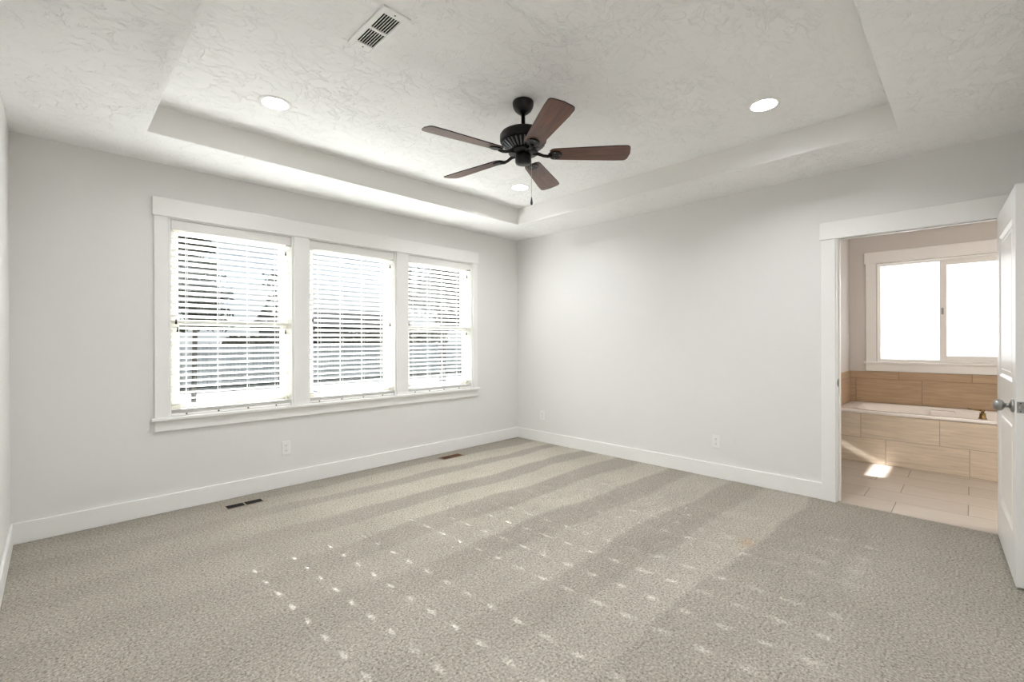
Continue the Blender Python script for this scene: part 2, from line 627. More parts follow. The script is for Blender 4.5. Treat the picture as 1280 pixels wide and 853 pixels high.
def wall_cells(mb, axis, at0, at1, u0, u1, z0, z1, holes, m):
    """solid wall with rectangular openings; axis 'y': wall runs along x; axis 'x': wall runs along y"""
    us = sorted({u0, u1, *[h[0] for h in holes], *[h[1] for h in holes]})
    zs = sorted({z0, z1, *[h[2] for h in holes], *[h[3] for h in holes]})
    for a, b in zip(us, us[1:]):
        # merge vertically where no hole interrupts
        run = None
        for c, d in zip(zs, zs[1:]):
            cu, cz = (a + b) / 2, (c + d) / 2
            inside = any(h[0] < cu < h[1] and h[2] < cz < h[3] for h in holes)
            if not inside:
                run = (run[0], d) if run else (c, d)
            if (inside or d == zs[-1]) and run:
                if axis == 'y':
                    mb.box((a, at0, run[0]), (b, at1, run[1]), m)
                else:
                    mb.box((at0, a, run[0]), (at1, b, run[1]), m)
                run = None


# ------------------------------------------------------------------ room dimensions (metres)
L, H, TH = 4.489, 2.565, 2.747
W = 4.47                                    # depth along the door wall
TX0, TX1, TY0, TY1 = -3.880, -0.5815, -3.880, -0.584
WT = 0.15
WINS = [(-3.692, -2.8105), (-2.679, -1.796), (-1.659, -0.772)]
WZ0, WZ1 = 0.700, 2.180
DY0, DY1, DZ = -3.466, -4.345, 2.050       # door opening in the right wall
BX = 2.45                                    # bathroom window wall
BWY0, BWY1, BWZ0, BWZ1 = -3.425, -4.555, 1.010, 2.135

# ------------------------------------------------------------------ floors, walls, ceiling
mb = MB()
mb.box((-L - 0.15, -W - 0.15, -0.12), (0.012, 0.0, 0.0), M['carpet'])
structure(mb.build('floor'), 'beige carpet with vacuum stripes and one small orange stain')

mb = MB()
mb.box((0.012, -5.6, -0.12), (BX + 0.15, 0.0, -0.002), M['tilefloor'])
structure(mb.build('floor_bathroom'), 'striated beige plank tile floor beyond the doorway')

mb = MB()
holes = [(a, b, WZ0, WZ1) for a, b in WINS]
wall_cells(mb, 'y', 0.0, WT, -L - 0.15, 0.0, -0.12, 3.0, holes, M['wall'])
structure(mb.build('wall_north'), 'warm grey wall with three windows')

mb = MB()
wall_cells(mb, 'x', 0.0, 0.12, -5.6, 0.0, -0.12, 3.0, [(DY1 - 0.004, DY0 + 0.004, -0.05, DZ)], M['wall'])
structure(mb.build('wall_east'), 'warm grey wall with the bathroom doorway')

mb = MB()
mb.box((-L - 0.15, -W - 0.15, -0.12), (-L, 0.0, 3.0), M['wall'])
structure(mb.build('wall_west'))
mb = MB()
mb.box((-L - 0.15, -W - 0.15, -0.12), (0.0, -W, 3.0), M['wall'])
structure(mb.build('wall_south'))


def ceiling():
    LIGHTS = [(-3.313, -1.131), (-1.113, -3.275), (-1.096, -1.112), (-3.32, -3.29)]
    bm = bmesh.new()
    x0, x1, y0, y1 = -L - 0.02, 0.02, -W - 0.02, 0.02

    def ring(pts, z):
        return [bm.verts.new((x, y, z)) for x, y in pts]
    outer = ring([(x0, y0), (x1, y0), (x1, y1), (x0, y1)], H)
    inner = ring([(TX0, TY0), (TX1, TY0), (TX1, TY1), (TX0, TY1)], H)
    top = ring([(TX0, TY0), (TX1, TY0), (TX1, TY1), (TX0, TY1)], TH)
    for k in range(4):
        k2 = (k + 1) % 4
        bm.faces.new((outer[k], inner[k], inner[k2], outer[k2]))
        bm.faces.new((inner[k], top[k], top[k2], inner[k2]))
    edges = [bm.edges.get((top[k], top[(k + 1) % 4])) for k in range(4)]
    cans = []
    for cx, cy in LIGHTS:
        c = ring([(cx + 0.074 * math.cos(2 * PI * k / 40), cy + 0.074 * math.sin(2 * PI * k / 40)) for k in range(40)], TH)
        es = [bm.edges.new((c[k], c[(k + 1) % 40])) for k in range(40)]
        edges += es
        cans.append(c)
    bmesh.ops.triangle_fill(bm, use_beauty=True, use_dissolve=False, edges=edges)
    # soft drywall corner bead round the lower lip of the tray
    lip = [bm.edges.get((inner[k], inner[(k + 1) % 4])) for k in range(4)]
    bmesh.ops.bevel(bm, geom=lip, offset=0.008, segments=2, affect='EDGES', profile=0.5)
    # closed lid above, so no daylight leaks in over the tray
    lid = ring([(x0, y0), (x1, y0), (x1, y1), (x0, y1)], 3.0)
    bm.faces.new(lid)
    for k in range(4):
        k2 = (k + 1) % 4
        bm.faces.new((outer[k], outer[k2], lid[k2], lid[k]))
    bmesh.ops.recalc_face_normals(bm, faces=bm.faces)
    me = bpy.data.meshes.new('ceiling')
    bm.to_mesh(me)
    bm.free()
    me.materials.append(M['ceiling'])
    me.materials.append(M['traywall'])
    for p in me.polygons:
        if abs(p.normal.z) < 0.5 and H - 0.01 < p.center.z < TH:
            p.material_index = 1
    o = bpy.data.objects.new('ceiling', me)
    COL.objects.link(o)
    structure(o, 'off-white tray ceiling with skip-trowel texture')
    return LIGHTS


LIGHTS = ceiling()

# bathroom shell
mb = MB()
wall_cells(mb, 'x', BX, BX + 0.15, -5.6, 0.15, -0.12, 3.0, [(BWY1, BWY0, BWZ0, BWZ1)], M['bathwall'])
structure(mb.build('wall_bathroom_east'), 'taupe bathroom wall around the frosted window')
mb = MB()
mb.box((1.600, -3.165, -0.01), (BX, -3.05, 2.46), M['bathwall'], 0.004)
structure(mb.build('wall_bathroom_wing'), 'short taupe wall at the left end of the tub')
mb = MB()
wall_cells(mb, 'y', 0.0, WT, 0.0, BX + 0.15, -0.12, 3.0, [(0.90, 2.2, 1.875, 2.015)], M['bathwall'])
structure(mb.build('wall_bathroom_north'))
mb = MB()
mb.box((0.0, -5.75, -0.12), (BX + 0.15, -5.6, 3.0), M['bathwall'])
structure(mb.build('wall_bathroom_south'))
mb = MB()
mb.box((0.12, -5.6, 2.46), (BX, 0.0, 2.56), M['bathwall'])
mb.box((0.0, -5.75, 3.0), (BX + 0.15, 0.15, 3.05), M['bathwall'])
structure(mb.build('ceiling_bathroom'))
# skin of bathroom paint on the bathroom side of the door wall
mb = MB()
wall_cells(mb, 'x', 0.12, 0.124, -5.6, 0.0, 0.0, 2.46, [(DY1 - 0.004, DY0 + 0.004, 0.0, DZ)], M['bathwall'])
structure(mb.build('wall_bathroom_west'))

# ------------------------------------------------------------------ baseboards


def baseboard(name, a, b):
    mb = MB()
    mb.box(a, b, M['trim'], 0.004, 2)
    structure(mb.build(name))


BB, BT = 0.132, 0.014
baseboard('baseboard_north', (-L, -BT, 0.0), (0.0, 0.0, BB))
baseboard('baseboard_east', (-BT, -3.363, 0.0), (0.0, -BT, BB))
baseboard('baseboard_west', (-L, -W, 0.0), (-L + BT, -BT, BB))
baseboard('baseboard_south', (-L + BT, -W, 0.0), (0.0, -W + BT, BB))

# ------------------------------------------------------------------ window casing (one continuous assembly around the three windows)


def trim_windows():
    root = empty('trim_1', (-2.24, 0, 1.45))
    structure(root, 'flat white casing around the row of three bedroom windows')
    inv = Matrix.Translation((2.24, 0, -1.45))

    def put(name, fn):
        mb = MB()
        fn(mb)
        bmesh.ops.transform(mb.bm, matrix=inv, verts=mb.bm.verts)
        return mb.build(name, root)
    T = M['trim']
    put('head_casing', lambda q: q.box((-3.7904, -0.026, 2.1795), (-0.6874, 0.0, 2.3141), T, 0.0025))
    put('side_casing', lambda q: q.box((-3.7797, -0.018, WZ0), (-3.697, 0.0, 2.1795), T, 0.002))
    put('side_casing', lambda q: q.box((-0.767, -0.018, WZ0), (-0.7017, 0.0, 2.1795), T, 0.002))
    put('mullion_casing', lambda q: q.box((-2.8055, -0.018, WZ0), (-2.684, 0.0, 2.1795), T, 0.002))
    put('mullion_casing', lambda q: q.box((-1.791, -0.018, WZ0), (-1.664, 0.0, 2.1795), T, 0.002))

    def stool(q):
        q.box((-3.800, -0.042, 0.678), (-0.677, 0.0, 0.7005), T, 0.004, 2)
        for a, b in WINS:
            q.box((a + 0.001, -0.002, 0.678), (b - 0.001, 0.075, 0.7005), T)
    put('stool', stool)
    put('apron', lambda q: q.box((-3.7797, -0.018, 0.5997), (-0.7017, 0.0, 0.678), T, 0.002))

    def jambs(q):
        for a, b in WINS:
            q.box((a, -0.004, 0.7005), (a + 0.012, 0.075, WZ1), T)
            q.box((b - 0.012, -0.004, 0.7005), (b, 0.075, WZ1), T)
            q.box((a + 0.012, -0.004, WZ1 - 0.012), (b - 0.012, 0.075, WZ1), T)
    put('jamb_liner', jambs)


trim_windows()

# ------------------------------------------------------------------ window units


def window_unit(n, a, b, hung, label):
    root = empty('window_%d' % n, ((a + b) / 2, 0.11, WZ0))
    structure(root, label)
    inv = Matrix.Translation((-(a + b) / 2, -0.11, -WZ0))
    V = M['vinyl']

    def put(name, fn, parent=root):
        mb = MB()
        fn(mb)
        bmesh.ops.transform(mb.bm, matrix=inv, verts=mb.bm.verts)
        return mb.build(name, parent)
    z0, z1 = WZ0, WZ1

    def frame(q):
        w = 0.035
        q.box((a, 0.075, z0), (a + w, 0.149, z1), V, 0.003)
        q.box((b - w, 0.075, z0), (b, 0.149, z1), V, 0.003)
        q.box((a + w, 0.075, z0), (b - w, 0.149, z0 + w), V, 0.003)
        q.box((a + w, 0.075, z1 - w), (b - w, 0.149, z1), V, 0.003)
    put('window_frame', frame)

    def sash(q, x0, x1, s0, s1, y0, y1, w=0.042, wb=None, wt=None):
        wb = wb or w
        wt = wt or w
        q.box((x0, y0, s0), (x0 + w, y1, s1), V, 0.003)
        q.box((x1 - w, y0, s0), (x1, y1, s1), V, 0.003)
        q.box((x0 + w, y0, s0), (x1 - w, y1, s0 + wb), V, 0.003)
        q.box((x0 + w, y0, s1 - wt), (x1 - w, y1, s1), V, 0.003)
    x0, x1 = a + 0.035, b - 0.035
    if hung:
        zm = 1.405
        s = put('sash', lambda q: sash(q, x0, x1, z0 + 0.035, zm + 0.022, 0.085, 0.113))
        put('pane', lambda q: q.box((x0 + 0.04, 0.097, z0 + 0.075), (x1 - 0.04, 0.101, zm - 0.018), M['glass']), s)
        put('sash_lock', lambda q: q.box(((a + b) / 2 - 0.03, 0.078, zm + 0.0225), ((a + b) / 2 + 0.03, 0.10, zm + 0.034), V, 0.003), s)
        s = put('sash', lambda q: sash(q, x0, x1, zm - 0.022, z1 - 0.035, 0.117, 0.145))
        put('pane', lambda q: q.box((x0 + 0.04, 0.129, zm + 0.018), (x1 - 0.04, 0.133, z1 - 0.075), M['glass']), s)
    else:
        s = put('sash', lambda q: sash(q, x0, x1, z0 + 0.035, z1 - 0.035, 0.095, 0.135))
        put('pane', lambda q: q.box((x0 + 0.04, 0.113, z0 + 0.075), (x1 - 0.04, 0.117, z1 - 0.075), M['glass']), s)


window_unit(1, *WINS[0], True, 'left hung window behind a white blind')
window_unit(2, *WINS[1], False, 'middle fixed window behind a white blind')
window_unit(3, *WINS[2], True, 'right hung window behind a white blind')

# ------------------------------------------------------------------ blinds
CORDS = [[-3.583, -3.373, -3.163, -2.948], [-2.579, -2.368, -2.150, -1.943], [-1.560, -1.375, -1.180, -0.965]]
TASSELS = [
    [(-3.648, 1.409), (-3.639, 1.350), (-2.871, 2.021), (-2.873, 1.341)],
    [(-2.640, 1.452), (-2.630, 1.373), (-1.861, 2.024), (-1.863, 1.427)],
    [(-1.641, 1.440), (-1.627, 1.314), (-0.851, 2.015), (-0.859, 1.346)]]
PITCH, TILT = 0.0445, math.radians(18)
SY = 0.036                                     # the plane the slats hang in


def blind(i, label):
    a, b = WINS[i]
    a += 0.0155
    b -= 0.0155
    cx = (a + b) / 2
    base = 0.7025
    root = empty('window_blind', (cx, SY, base))
    tag(root, label, 'blind', 'horizontal blinds in the bedroom windows')
    inv = Matrix.Translation((-cx, -SY, -base))

    def put(name, fn, parent=root):
        mb = MB()
        fn(mb)
        bmesh.ops.transform(mb.bm, matrix=inv, verts=mb.bm.verts)
        return mb.build(name, parent)

    def valance(q):
        q.box((a, 0.004, 2.096), (b, 0.014, 2.167), M['valance'], 0.003, 2)
        q.box((a, 0.0142, 2.110), (b, 0.064, 2.160), M['valance'], 0.002)
    put('valance', valance)

    holes = sorted(CORDS[i])
    hw, hd = 0.0034, 0.0165

    def slats(q):
        mi = q._mi(M['slat'])
        xs = [a]
        for h in holes:
            xs += [h - hw, h + hw]
        xs.append(b)
        half, th = 0.0273, 0.0028
        us = [-half, -hd, hd, half]
        n = 30
        for k in range(n):
            zc = 0.783 + k * PITCH
            grid = {}
            for ix, x in enumerate(xs):
                for iu, u in enumerate(us):
                    crown = 0.0016 * (1 - (u / half) ** 2)
                    for s in (0, 1):
                        w = crown + (th / 2 if s else -th / 2)
                        # inner (room side) edge is the higher one
                        y = SY + u * math.cos(TILT) + w * math.sin(TILT)
                        z = zc - u * math.sin(TILT) + w * math.cos(TILT)
                        grid[ix, iu, s] = q.bm.verts.new((x, y, z))
            nx, nu = len(xs), len(us)

            def F(*ks):
                f = q.bm.faces.new([grid[k_] for k_ in ks])
                f.material_index = mi
            for ix in range(nx - 1):
                for iu in range(nu - 1):
                    if ix % 2 == 1 and iu == 1 and k % 2 == 0:      # the cord slot
                        for (p, r) in (((ix, iu), (ix + 1, iu)), ((ix + 1, iu), (ix + 1, iu + 1)), ((ix + 1, iu + 1), (ix, iu + 1)), ((ix, iu + 1), (ix, iu))):
                            F((*p, 0), (*r, 0), (*r, 1), (*p, 1))
                        continue
                    F((ix, iu, 1), (ix + 1, iu, 1), (ix + 1, iu + 1, 1), (ix, iu + 1, 1))
                    F((ix, iu + 1, 0), (ix + 1, iu + 1, 0), (ix + 1, iu, 0), (ix, iu, 0))
            for ix in range(nx - 1):
                F((ix, 0, 0), (ix + 1, 0, 0), (ix + 1, 0, 1), (ix, 0, 1))
                F((ix + 1, nu - 1, 0), (ix, nu - 1, 0), (ix, nu - 1, 1), (ix + 1, nu - 1, 1))
            for iu in range(nu - 1):
                F((0, iu + 1, 0), (0, iu, 0), (0, iu, 1), (0, iu + 1, 1))
                F((nx - 1, iu, 0), (nx - 1, iu + 1, 0), (nx - 1, iu + 1, 1), (nx - 1, iu, 1))
        bmesh.ops.recalc_face_normals(q.bm, faces=q.bm.faces)
    put('slats', slats)

    def stacked(q):
        for k in range(4):
            z = 0.7235 + k * 0.0075
            q.box((a, SY - 0.0252, z), (b, SY + 0.0252, z + 0.0032), M['slat'], 0.001)
    rail = put('bottom_rail', lambda q: q.box((a, SY - 0.0265, 0.7025), (b, SY + 0.0255, 0.7205), M['slat'], 0.003, 2))
    put('spare_slats', stacked, rail)

    def ladders(q):
        for h in holes:
            for y in (SY - 0.0300, SY + 0.0300):
                q.tube([(h + 0.009, y, 0.712), (h + 0.009, y, 2.11)], 0.0011, M['cord'], 6)
            q.tube([(h, SY, 0.712), (h, SY, 2.11)], 0.0009, M['cord'], 6)
    put('ladder_cords', ladders)

    for h in holes:
        put('cord_button', lambda q: q.lathe([(0.0, 0.0), (0.006, 0.0), (0.006, 0.004), (0.0, 0.005)], M['tassel'], 12,
                                             Matrix.Translation((h, SY - 0.0255, 0.712)) @ Matrix.Rotation(PI / 2, 4, 'X')), rail)
    for (x, z) in TASSELS[i]:
        y = 0.000
        c = put('pull_cord', lambda q: q.tube([(x, 0.0035, 2.100), (x, y, 2.085), (x, y, z + 0.012)], 0.0011, M['cord'], 6))
        t = put('tassel', lambda q: q.lathe([(0.0, 0.018), (0.0035, 0.016), (0.0042, 0.004), (0.0075, -0.014), (0.0068, -0.019), (0.0, -0.020)], M['tassel'], 14, Matrix.Translation((x, y, z))), c)
    return root


blind(0, 'white slatted blind in the left window, nearest the side wall')
blind(1, 'white slatted blind in the middle window of the three')
blind(2, 'white slatted blind in the right window, nearest the corner')

# ------------------------------------------------------------------ door casing, jamb and door


def trim_door():
    root = empty('trim_2', (0, -3.9, 0))
    structure(root, 'flat white casing and jamb around the bathroom doorway')
    inv = Matrix.Translation((0, 3.9, 0))
    T = M['trim']

    def put(name, fn, parent=root):
        mb = MB()
        fn(mb)
        bmesh.ops.transform(mb.bm, matrix=inv, verts=mb.bm.verts)
        return mb.build(name, parent)
    put('head_casing', lambda q: q.box((-0.026, -4.463, 2.041), (0.0, -3.3525, 2.177), T, 0.0025))
    put('side_casing', lambda q: q.box((-0.018, -3.4556, 0.0), (0.0, -3.3627, 2.041), T, 0.002))
    put('side_casing', lambda q: q.box((-0.018, -4.450, 0.0), (0.0, -4.352, 2.041), T, 0.002))

    def jamb(q):
        q.box((-0.004, DY0, 0.0), (0.128, DY0 + 0.02, DZ), T, 0.0015)
        q.box((-0.004, DY1 - 0.02, 0.0), (0.128, DY1, DZ), T, 0.0015)
        q.box((-0.004, DY1 - 0.02, DZ), (0.128, DY0 + 0.02, DZ + 0.02), T, 0.0015)
    put('jamb', jamb)

    def stop(q):
        q.box((0.036, DY0 - 0.011, 0.0), (0.070, DY0, DZ), T, 0.002)
        q.box((0.036, DY1, 0.0), (0.070, DY1 + 0.011, DZ), T, 0.002)
        q.box((0.036, DY1 + 0.011, DZ - 0.011), (0.070, DY0 - 0.011, DZ), T, 0.002)
    put('door_stop', stop)

    def strike(q):
        q.box((0.004, DY0 - 0.0015, 0.895), (0.031, DY0 + 0.001, 0.955), M['darkmetal'], 0.0005)
        q.box((-0.004, DY0 - 0.003, 0.908), (0.006, DY0 + 0.001, 0.942), M['darkmetal'], 0.001)
    put('strike_plate', strike)

    def bathcase(q):
        q.box((0.124, DY0 + 0.006, 0.0), (0.14, DY0 + 0.09, 2.041), T, 0.002)
        q.box((0.124, DY1 - 0.09, 0.0), (0.14, DY1 - 0.006, 2.041), T, 0.002)
        q.box((0.124, DY1 - 0.10, 2.055), (0.146, DY0 + 0.10, 2.17), T, 0.002)
    put('inner_casing', bathcase)


trim_door()


def door():
    """leaf in local space: x from hinge (0) to latch edge (w), y 0 = visible face, -thick = back; then swung open"""
    w, th, z0, z1 = 0.855, 0.035, 0.014, 2.040
    hinge = Vector((-0.018, -4.3155, 0.0))
    ang = math.atan2(-4.3557 + 4.3155, -0.8713 + 0.018)
    root_m = MB()
    D = M['door']
    st, tr, lr0, lr1, br = 0.125, 0.150, 0.845, 1.035, 0.255
    # stiles and rails
    root_m.box((0, -th, z0), (st, 0, z1), D, 0.0015)
    root_m.box((w - st, -th, z0), (w, 0, z1), D, 0.0015)
    for a, b in ((z0, br), (lr0, lr1), (z1 - tr, z1)):
        root_m.box((st, -th, a), (w - st, 0, b), D)
    leaf = root_m.build('door_1')
    leaf.location = hinge
    # local +x should point from hinge to latch edge; local +y towards the window side (visible face)
    rot = Matrix.Rotation(ang, 4, 'Z')
    # mirrored so that +y stays on the window side
    leaf.rotation_euler = (0, 0, ang)
    for v in leaf.data.vertices:
        v.co.y = -v.co.y - 0.0
    leaf.data.flip_normals()
    structure(leaf, 'white two-panel door standing open into the bedroom')

    def put(name, fn, parent=leaf):
        mb = MB()
        fn(mb)
        for v in mb.bm.verts:
            v.co.y = -v.co.y
        bmesh.ops.reverse_faces(mb.bm, faces=mb.bm.faces)
        return mb.build(name, parent)

    def panel(q, a, b):
        x0, x1 = st, w - st
        q.box((x0, -th + 0.009, a), (x1, -0.009, b), D)
        for s in (0, 1):
            f0, f1 = (-0.009, -0.0005) if s == 0 else (-th + 0.009, -th + 0.0005)
            # sloped sticking around the panel, then a raised field
            def strip(p, r_, c, d):
                q.quad([(p[0], f1, p[1]), (r_[0], f1, r_[1]), (c[0], f0, c[1]), (d[0], f0, d[1])], D)
            k = 0.018
            strip((x0, a), (x1, a), (x1 - k, a + k), (x0 + k, a + k))
            strip((x1, a), (x1, b), (x1 - k, b - k), (x1 - k, a + k))
            strip((x1, b), (x0, b), (x0 + k, b - k), (x1 - k, b - k))
            strip((x0, b), (x0, a), (x0 + k, a + k), (x0 + k, b - k))
        g = 0.045
        for s in (0, 1):
            y0, y1 = (-0.010, -0.003) if s == 0 else (-th + 0.003, -th + 0.010)
            q.box((x0 + g, y0, a + g), (x1 - g, y1, b - g), D, 0.0065, 1)
    put('door_panel', lambda q: panel(q, br, lr0))
    put('door_panel', lambda q: panel(q, lr1, z1 - tr))

    kx, kz = w - 0.068, 0.918
    K = M['nickel']
    for s in (1, -1):
        # lathe axis z -> face normal
        base = Matrix.Translation((kx, 0 if s == 1 else -th, kz)) @ Matrix.Rotation(-PI / 2 * s, 4, 'X')

        def knob(q):
            q.lathe([(0.0, 0.0), (0.0335, 0.0), (0.0345, 0.004), (0.031, 0.010), (0.020, 0.013), (0.0125, 0.016), (0.011, 0.026), (0.012, 0.032),
                     (0.020, 0.036), (0.0275, 0.043), (0.0305, 0.053), (0.0285, 0.063), (0.021, 0.071), (0.010, 0.0755), (0.0, 0.0765)], K, 32, base)
        put('door_knob', knob)
    def latch(q):
        q.box((w - 0.0005, -th + 0.005, kz - 0.028), (w + 0.0015, -0.005, kz + 0.028), K, 0.0005)
        q.box((w + 0.001, -th / 2 - 0.007, kz - 0.009), (w + 0.010, -th / 2 + 0.007, kz + 0.009), K, 0.003)
        for z in (-0.021, 0.021):
            q.lathe([(0, 0), (0.0035, 0), (0.003, 0.001), (0, 0.0012)], M['darkmetal'], 12, Matrix.Translation((w + 0.0015, -th / 2, kz + z)) @ Matrix.Rotation(PI / 2, 4, 'Y'))
    put('latch_plate', latch)
    for z in (0.25, 1.03, 1.80):
        def hin(q):
            q.tube([(-0.004, -th - 0.004, z - 0.045), (-0.004, -th - 0.004, z + 0.045)], 0.006, K, 12)
            q.box((-0.0015, -th + 0.002, z - 0.045), (0.0005, -0.004, z + 0.045), K)
        put('hinge', hin)


door()

# ------------------------------------------------------------------ ceiling fan


def ceiling_fan():
    cx, cy = -2.222, -2.230
    root = empty('ceiling_fan', (cx, cy, TH))
    tag(root, 'five-blade ceiling fan with dark bronze motor and brown wooden blades', 'ceiling fan')
    B = M['bronze']

    def put(name, fn, parent=root):
        mb = MB()
        fn(mb)
        bmesh.ops.transform(mb.bm, matrix=Matrix.Translation((0, 0, -TH)), verts=mb.bm.verts)
        return mb.build(name, parent)
    put('canopy', lambda q: q.lathe([(0.0, 2.747), (0.062, 2.747), (0.066, 2.741), (0.066, 2.728), (0.062, 2.712), (0.052, 2.692), (0.034, 2.676), (0.022, 2.668), (0.0, 2.668)], B, 40))
    put('downrod', lambda q: q.lathe([(0.0, 2.674), (0.012, 2.674), (0.012, 2.575), (0.018, 2.572), (0.018, 2.556), (0.0, 2.556)], B, 20))
    motor = put('motor_housing', lambda q: q.lathe([(0.0, 2.568), (0.03, 2.568), (0.08, 2.562), (0.118, 2.556), (0.137, 2.546), (0.145, 2.534), (0.145, 2.500), (0.142, 2.495), (0.136, 2.492), (0.0, 2.492)], B, 56))

    def vent(q):
        q.lathe([(0.0, 2.494), (0.134, 2.494), (0.127, 2.478), (0.078, 2.446), (0.070, 2.436), (0.0, 2.436)], M['fanslot'], 48)
    v = put('vent_ring', vent, motor)

    def fins(q):
        for k in range(30):
            a = 2 * PI * k / 30
            q.box((-0.004, -0.0042, 0.0), (0.004, 0.0042, 0.066), M['fanfin'], 0.001, 1,
                  Matrix.Rotation(a, 4, 'Z') @ Matrix.Translation((0.080, 0, 2.445)) @ Matrix.Rotation(math.atan2(0.054, 0.038), 4, 'Y'))
    put('vent_fins', fins, motor)
    put('flywheel', lambda q: q.lathe([(0.0, 2.437), (0.088, 2.437), (0.092, 2.432), (0.092, 2.424), (0.075, 2.418), (0.0, 2.418)], B, 40))

    def switch(q):
        q.lathe([(0.0, 2.420), (0.044, 2.420), (0.050, 2.412), (0.0505, 2.372), (0.047, 2.362), (0.036, 2.357), (0.0, 2.356)], B, 40)
    put('switch_housing', switch)

    R0, R1 = 0.165, 0.660
    pitch = math.radians(12.5)
    for k in range(5):
        ang = math.radians(25.0 + 72 * k)
        place = Matrix.Translation((0, 0, 2.418)) @ Matrix.Rotation(ang, 4, 'Z')
        tilt = Matrix.Rotation(-pitch, 4, 'X')

        def outline():
            pts = []
            def w(x):
                s = (x - R0) / (R1 - R0)
                return 0.052 + 0.021 * min(1, s * 1.25) - 0.002 * max(0, s - 0.8)
            # root corners rounded
            xs = [R0 + 0.012, R0 + 0.03, R0 + 0.1, R0 + 0.2, R0 + 0.3, R0 + 0.4, R1 - 0.035]
            up = [(R0, -w(R0) + 0.02)] + [(x, -w(x) * (0.93 if i == 0 else 1)) for i, x in enumerate(xs)]
            tip = []
            for j in range(1, 6):
                t_ = j / 6 * PI / 2
                wr = w(R1)
                tip.append((R1 - 0.035 + 0.028 * math.sin(t_), -(wr - 0.028) - 0.028 * math.cos(t_)))
            end = [(R1 - 0.004, -0.028), (R1, 0.0), (R1 - 0.004, 0.028)]
            side = up + tip
            return side + end + [(x, -y) for x, y in reversed(side)]
        poly = outline()

        def blade(q):
            q.prism(poly, -0.003, 0.003, M['blade'], 0.0)
            t = q
            t.bm.normal_update()
            ei = t._mi(M['bladeedge'])
            for f in t.bm.faces:
                if abs(f.normal.z) < 0.5:
                    f.material_index = ei
        mbb = MB()
        blade(mbb)
        o = mbb.build('fan_blade', root)
        o.matrix_local = Matrix.Translation((0, 0, -TH)) @ place @ tilt

        mbi = MB()
        # curved arm from the flywheel down and out, then a shield-shaped plate under the blade
        mbi.tube([(0.06, 0, 0.006), (0.095, 0, 0.002), (0.125, 0, -0.010), (0.150, 0, -0.0135), (0.18, 0, -0.009)], [0.011, 0.010, 0.009, 0.010, 0.011], B, 12)
        mbi.prism([(0.155, -0.014), (0.175, -0.034), (0.200, -0.040), (0.225, -0.030), (0.238, -0.012), (0.240, 0.0), (0.238, 0.012), (0.225, 0.030), (0.200, 0.040), (0.175, 0.034), (0.155, 0.014)],
                  -0.010, -0.0032, B, 0.0015, Matrix.Rotation(-pitch, 4, 'X'))
        for sx, sy in ((0.195, -0.026), (0.195, 0.026), (0.226, 0.0)):
            mbi.lathe([(0.0, 0.0), (0.005, 0.0), (0.004, -0.003), (0.0, -0.0035)], M['fanfin'], 10, Matrix.Rotation(-pitch, 4, 'X') @ Matrix.Translation((sx, sy, -0.0098)))
        o2 = mbi.build('blade_iron', root)
        o2.matrix_local = Matrix.Translation((0, 0, -TH)) @ place

    px, py = 0.036, -0.036

    def chain(q):
        q.tube([(px * 0.9, py * 0.9, 2.385), (px, py, 2.375), (px, py, 2.150)], 0.0012, M['chain'], 6)
        z = 2.37
        while z > 2.15:
            q.sphere((px, py, z), 0.0019, M['chain'], seg=6)
            z -= 0.0075
    ch = put('pull_chain', chain)
    put('chain_pendant', lambda q: q.lathe([(0.0, 2.153), (0.003, 2.151), (0.0045, 2.140), (0.0075, 2.122), (0.0078, 2.112), (0.005, 2.105), (0.0, 2.103)], M['tassel'], 18, Matrix.Translation((px, py, 0))), ch)


ceiling_fan()

# ------------------------------------------------------------------ recessed lights


def downlight(x, y, label, lens):
    root = empty('recessed_light', (x, y, TH))
    tag(root, label, 'ceiling light', 'lit recessed ceiling lights')
    mb = MB()
    prof = [(0.068, 0.004), (0.070, -0.003), (0.076, -0.0065), (0.090, -0.0055), (0.0955, -0.001), (0.0955, 0.0)]
    mb.lathe(prof, M['ventwhite'], 48, cap=False)
    tr = mb.build('trim_ring', root)
    mb = MB()
    mb.lathe([(0.068, 0.003), (0.066, 0.012), (0.060, 0.030), (0.056, 0.040)], M['ventwhite'], 48, cap=False)
    mb.build('baffle', root)
    mb = MB()
    mb.lathe([(0.0585, 0.034), (0.03, 0.033), (0.0, 0.0325)], lens, 48, cap=False)
    mb.lathe([(0.0735, 0.001), (0.0735, 0.05), (0.0, 0.05)], M['ventwhite'], 32, cap=False)
    mb.build('lens', root)


for (x, y), ln, lb in zip(LIGHTS, LENS, ('lit round downlight above the left window, left of the fan', 'lit round downlight right of the fan, above the doorway wall',
                                         'lit round downlight nearest the far corner, below the fan blades', 'lit round downlight over the near left of the room, behind the camera')):
    downlight(x, y, lb, ln)

# ------------------------------------------------------------------ ceiling vent (13 x 35 cm register, long side towards the window wall)


